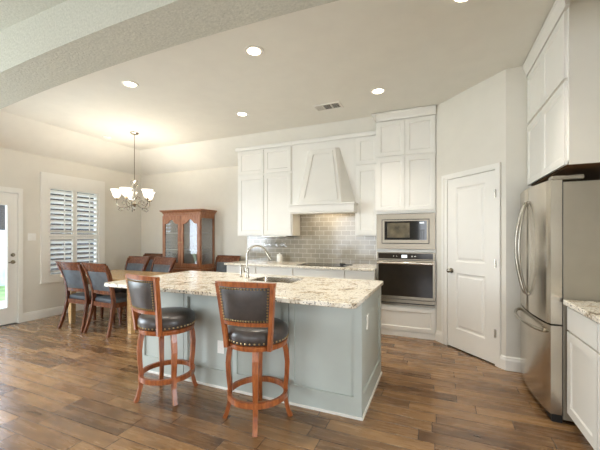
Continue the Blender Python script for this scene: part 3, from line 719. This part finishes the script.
for k in range(5):
    a = 2 * math.pi * k / 5 + R(-66); ca, sa = math.cos(a), math.sin(a)
    q = lambda r, z: (r * ca, r * sa, z)
    b = MB(); b.sweep([q(.02, -1.17), q(.08, -1.22), q(.15, -1.25), q(.22, -1.235), q(.265, -1.18), q(.26, -1.12)], (.007, .007), n=8)
    b.sweep([q(.06, -1.20), q(.10, -1.14), q(.16, -1.13), q(.185, -1.17), q(.16, -1.20), q(.135, -1.18)], (.005, .005), n=6)
    b.lathe([(.0, -1.125), (.035, -1.118), (.038, -1.11), (.018, -1.10), (.018, -1.065), (.0, -1.06)], c=(.26 * ca, .26 * sa, 0), n=12)
    b.sweep([q(.20, -1.24), q(.24, -1.28), q(.20, -1.30), q(.16, -1.28), q(.17, -1.255)], (.005, .005), n=6)
    b.sweep([q(.03, -1.10), q(.07, -1.05), q(.10, -1.08), q(.085, -1.11)], (.0045, .0045), n=6)
    arm = b.build('arm', 'chrome', ch, True)
    b = MB(); b.lathe([(.026, -1.085), (.046, -1.07), (.062, -1.03), (.072, -.985), (.094, -.955), (.092, -.953), (.069, -.985), (.059, -1.03), (.043, -1.066), (.026, -1.08)], c=(.26 * ca, .26 * sa, 0), n=20, caps=False); b.build('lamp_shade', 'shade', arm, True)
    l = bpy.data.lights.new('bulb', 'POINT'); l.energy = 6.2; l.color = (1, .92, .80); l.shadow_soft_size = .03
    o = bpy.data.objects.new('bulb', l); C.objects.link(o); o.location = (.26 * ca, .26 * sa, -.99); o.parent = ch

# ------------------------------------------------------------------ china hutch
hu = thing('china_hutch', 'cherry wood china hutch with arched glass doors against the back wall', 'hutch', (-4.515, 4.985, 0))
HW, HY0, HY1 = .46, -.215, .205        # half width, front, back
b = MB(); b.box(-HW - .03, HW + .03, HY0 - .03, HY1, .07, .72); b.box(-HW - .05, HW + .05, HY0 - .05, HY1, .72, .75, .006); b.box(-HW, HW, HY0, HY1, 0, .07); b.build('buffet_base', 'hutch_wood', hu)
for x0, x1 in ((-HW - .015, -.005), (.005, HW + .015)): MB().shaker(x0, x1, .10, .70, HY0 - .03, .018, .06).build('cupboard_door', 'hutch_wood', hu)
b = MB()
b.box(-HW, HW, HY0, HY1 - .012, .75, .785); b.box(-HW, HW, HY0, HY1 - .012, 1.765, 1.80)
for x0 in (-HW, HW - .03):
    b.box(x0, x0 + .03, HY0, HY0 + .03, .785, 1.765); b.box(x0, x0 + .03, HY1 - .045, HY1 - .012, .785, 1.765)
    b.box(x0, x0 + .03, HY0 + .03, HY1 - .045, .785, .83); b.box(x0, x0 + .03, HY0 + .03, HY1 - .045, 1.71, 1.765)
b.build('display_case', 'hutch_wood', hu)
MB().box(-HW + .001, HW - .001, HY1 - .012, HY1, .751, 1.799).build('back_panel', 'hutch_back', hu)
for s_ in (-1, 1): MB().box(s_ * (HW - .016) - .002, s_ * (HW - .016) + .002, HY0 + .03, HY1 - .045, .83, 1.71).build('side_glass', 'cabinet_glass', hu)
for z in (1.10, 1.42): MB().box(-HW + .03, HW - .03, HY0 + .035, HY1 - .015, z, z + .012).build('shelf', 'ceramic', hu)
for s_ in (-1, 1):
    x0, x1 = (-HW + .002, -.004) if s_ < 0 else (.004, HW - .002)
    z0, z1 = .79, 1.762; w = .062
    inn = [(x0 + w, z0 + .06), (x1 - w, z0 + .06)]; out = [(x0, z0), (x1, z0)]
    N = 14
    for k in range(N + 1):
        t = k / N; x = (x1 - w) + (x0 - x1 + 2 * w) * t; u = abs(2 * t - 1)
        zz = 1.60 + .085 * (0.5 + .5 * math.cos(math.pi * min(1, u / .78)))
        inn.append((x, zz)); out.append((x1 + (x0 - x1) * t, z1))
    b = MB(); b.ring(out, inn, HY0 - .022, HY0 - .001, 'y'); dr_ = b.build('glass_door', 'hutch_wood', hu)
    MB().box(x0 + w - .015, x1 - w + .015, HY0 - .012, HY0 - .009, z0 + .05, 1.70).build('door_pane', 'cabinet_glass', dr_)
    b = MB(); b.ball((s_ * .03, HY0 - .03, 1.25), .011); b.build('door_knob', 'brass', dr_, True)
b = MB(); prof = [(0, 1.80), (.008, 1.80), (.014, 1.825), (.045, 1.85), (.05, 1.853), (.05, 1.872), (0, 1.872)]
O = [[( -HW - p, HY0 - p, q), (HW + p, HY0 - p, q), (HW + p, HY1, q), (-HW - p, HY1, q)] for p, q in prof[1:-1]]
b.loft(O); b.build('cornice', 'hutch_wood', hu)

# ------------------------------------------------------------------ dining table and chairs
dt = thing('dining_table', 'honey coloured wooden dining table under the chandelier', 'table', (-4.64, 3.60, 0))
b = MB(); b.box(-.75, .75, -.47, .47, .728, .762, .008); b.build('tabletop', 'table_wood', dt)
b = MB(); b.rframe(-.66, .66, -.38, .38, .025, .64, .728, 'z'); b.build('apron', 'table_wood', dt)
for sx_ in (-1, 1):
    for sy_ in (-1, 1):
        b = MB(); cx_, cy_ = sx_ * .655, sy_ * .355
        b.loft([[(cx_ + u * r, cy_ + v * r, z) for u, v in ((-1, -1), (1, -1), (1, 1), (-1, 1))] for r, z in ((.032, 0), (.04, .55), (.04, .7279))]); b.build('leg', 'table_wood', dt)

def dining_chair(name, label):
    """faces +y; origin on the floor under the seat centre"""
    t = thing(name, label, 'chair', group='dining chairs')
    # seat frame (slightly wider at the front)
    b = MB(); o_ = [(-.225, -.21), (.225, -.21), (.25, .235), (-.25, .235)]; i_ = [(-.20, -.185), (.20, -.185), (.225, .21), (-.225, .21)]
    b.ring(o_, i_, .37, .435, 'z'); b.build('seat_frame', 'chair_wood', t)
    b = MB(); rr = []
    for s_, z in ((.97, .436), (1.0, .452), (.98, .478), (.88, .492), (.5, .498)):
        rr.append([(x * s_, y * s_ + .012, z) for x, y in rrect(-.245, .245, -.20, .235, .05, 4)])
    b.loft(rr); b.build('seat_cushion', 'leather_blue', t, True)
    for s_ in (-1, 1):      # front legs
        b = MB(); b.sweep([(s_ * .225, .21, .37), (s_ * .225, .212, .2), (s_ * .222, .215, 0)], [(.022, .022), (.02, .02), (.014, .014)], ref=(0, 1, 0)); b.build('front_leg', 'chair_wood', t)
    def bx(z):  # centre line of the back: y against height
        if z < .43: u = z / .43; return -.30 + .105 * u ** .8
        u = (z - .43) / .57; return -.195 - .02 * u - .13 * u ** 2.6
    for s_ in (-1, 1):      # rear leg and stile in one sweep
        b = MB(); P = []; Q = []
        for k in range(15):
            z = .965 * k / 14; sp = .224 + (.035 * (1 - z / .43) ** 1.5 if z < .43 else -.012 * math.sin(math.pi * min(1, (z - .43) / .45)) + .03 * max(0, (z - .7) / .3) ** 2)
            P.append((s_ * sp, bx(z), z)); Q.append((.017 if z > .1 else .015, .024 if .3 < z < .9 else .019))
        b.sweep(P, Q, ref=(0, 1, 0)); b.build('rear_leg', 'chair_wood', t)
    def rail(z0, z1, w0, w1, th, cur, nm, mat, off=0.0, n=10, m=6, puff=0.0):
        b = MB(); F = []; K = []
        for j in range(m + 1):
            z = z0 + (z1 - z0) * j / m; w = w0 + (w1 - w0) * j / m; fr_, bk_ = [], []
            for k in range(n + 1):
                u = 2 * k / n - 1; y = bx(z) - cur * (1 - u * u); ed = puff * (1 - u ** 6) * (1 - (2 * j / m - 1) ** 6)
                fr_.append((u * w, y + th / 2 + off + ed, z)); bk_.append((u * w, y - th / 2 + off - ed, z))
            F.append(fr_); K.append(bk_)
        b.loft([f + k[::-1] for f, k in zip(F, K)]); return b.build(nm, mat, t, True)
    rail(.875, 1.0, .222, .262, .026, .022, 'top_rail', 'chair_wood')
    rail(.555, .605, .215, .216, .024, .02, 'lower_rail', 'chair_wood')
    rail(.606, .874, .205, .222, .022, .022, 'back_panel', 'leather_blue', puff=.012)
    return t
c0 = dining_chair('dining_chair', 'dining chair nearest the patio door, back to the room')
c0.location = (-4.905, 3.28, 0); c0.rotation_euler = (0, 0, R(0))
dup(c0, (-4.33, 3.28, 0), R(-3), 'dining chair at the near table side beside the island worktop corner')
dup(c0, (-4.985, 3.89, 0), R(180), 'dining chair across the table on the left, next to the far corner')
dup(c0, (-4.38, 3.89, 0), R(176), 'dining chair across the table on the right, in front of the hutch')
dup(c0, (-5.52, 4.70, 0), R(180), 'spare dining chair by the back wall left of the hutch')
dup(c0, (-3.66, 4.76, 0), R(180), 'spare dining chair between the hutch and the back worktop')

# ------------------------------------------------------------------ bar stools
def bar_stool(base_rot, top_rot, loc, label):
    t = thing('bar_stool', label, 'stool', loc, 0, 'counter stools at the island')
    def rz(p, a): return (p[0] * math.cos(a) - p[1] * math.sin(a), p[0] * math.sin(a) + p[1] * math.cos(a), p[2])
    for k in range(4):
        a = base_rot + k * math.pi / 2; ca, sa = math.cos(a), math.sin(a)
        prof = [(.195, .585), (.214, .50), (.222, .42), (.218, .32), (.208, .22), (.212, .12), (.232, .04), (.250, 0)]
        b = MB(); b.sweep([(r * ca, r * sa, z) for r, z in prof], [(.021, .019), (.021, .019), (.021, .018), (.019, .017), (.018, .016), (.017, .015), (.017, .015), (.016, .016)], ref=(ca, sa, 0)); b.build('leg', 'stool_wood', t)
    b = MB(); n = 40
    b.ring([(.228 * math.cos(2 * math.pi * k / n), .228 * math.sin(2 * math.pi * k / n)) for k in range(n)], [(.204 * math.cos(2 * math.pi * k / n), .204 * math.sin(2 * math.pi * k / n)) for k in range(n)], .172, .212, 'z'); b.build('foot_ring', 'stool_wood', t, True)
    b = MB(); b.lathe([(.0, .560), (.205, .560), (.222, .566), (.226, .580), (.226, .600), (.21, .606), (.0, .606)], n=40); b.build('seat_ring', 'stool_wood', t, True)
    b = MB(); b.lathe([(.20, .606), (.222, .608), (.231, .632), (.233, .662), (.222, .692), (.19, .712), (.10, .722), (.0, .724)], n=40); cu = b.build('seat_cushion', 'leather', t, True)
    b = MB()
    for k in range(44):
        a = 2 * math.pi * k / 44; b.ball((.227 * math.cos(a), .227 * math.sin(a), .622), .0078, u=6, v=4)
    b.build('nail_trim', 'brass', cu)
    # back: faces +y in the stool top's own turn
    def bk(u, z):  # u -1..1
        v = (z - .60) / .46; w = .165 + .043 * max(0, v); y = -.222 - .055 * max(0, v) ** 1.2 + .040 * u * u
        return (u * w, y, z)
    for s_ in (-1, 1):
        b = MB(); P = [rz(bk(s_, z), top_rot) for z in (.575, .64, .72, .80, .88, .96, 1.045)]
        b.sweep(P, [(.014, .018)] * 7, ref=rz((0, 1, 0), top_rot)); b.build('back_post', 'stool_wood', t)
    def panel(z0, z1, th, nm, mat, u0=.98, arch=0.0, puff=0.0, n=14, m=6, dip=0.0):
        b = MB(); L = []
        for j in range(m + 1):
            f = []; k_ = []
            for k in range(n + 1):
                u = (2 * k / n - 1) * u0; z = z0 + (z1 - z0) * j / m; zz = z + (arch * (1 - u * u) * j / m) - dip * (1 - u * u) * (1 - j / m)
                x, y, _ = bk(u, zz); e = puff * (1 - (u / u0) ** 6) * (1 - (2 * j / m - 1) ** 6)
                f.append(rz((x, y + th / 2 + e, zz), top_rot)); k_.append(rz((x, y - th / 2 - e, zz), top_rot))
            L.append(f + k_[::-1])
        b.loft(L); return b.build(nm, mat, t, True)
    panel(1.022, 1.052, .030, 'top_rail', 'stool_wood', 1.08, .006)
    panel(.748, .775, .026, 'lower_rail', 'stool_wood', .98)
    bp = panel(.776, 1.021, .020, 'back_panel', 'leather', .95, 0, .013)
    b = MB()
    def nail(u, z):
        for sg in (-1, 1):
            x, y, zz = bk(u, z); b.ball(rz((x, y + sg * .017, zz), top_rot), .0072, u=6, v=4)
    for k in range(17):
        u = (-1 + 2 * k / 16) * .88; nail(u, .787); nail(u, 1.010)
    for k in range(1, 11):
        z = .787 + .223 * k / 11; nail(-.88, z); nail(.88, z)
    b.build('nail_trim', 'brass', bp)
    return t
bar_stool(R(26), R(8), (-1.257, 2.122, 0), 'leather swivel stool nearer the camera, square to the island')
bar_stool(R(59), R(-11), (-2.165, 2.122, 0), 'leather swivel stool at the left end of the island, turned right')
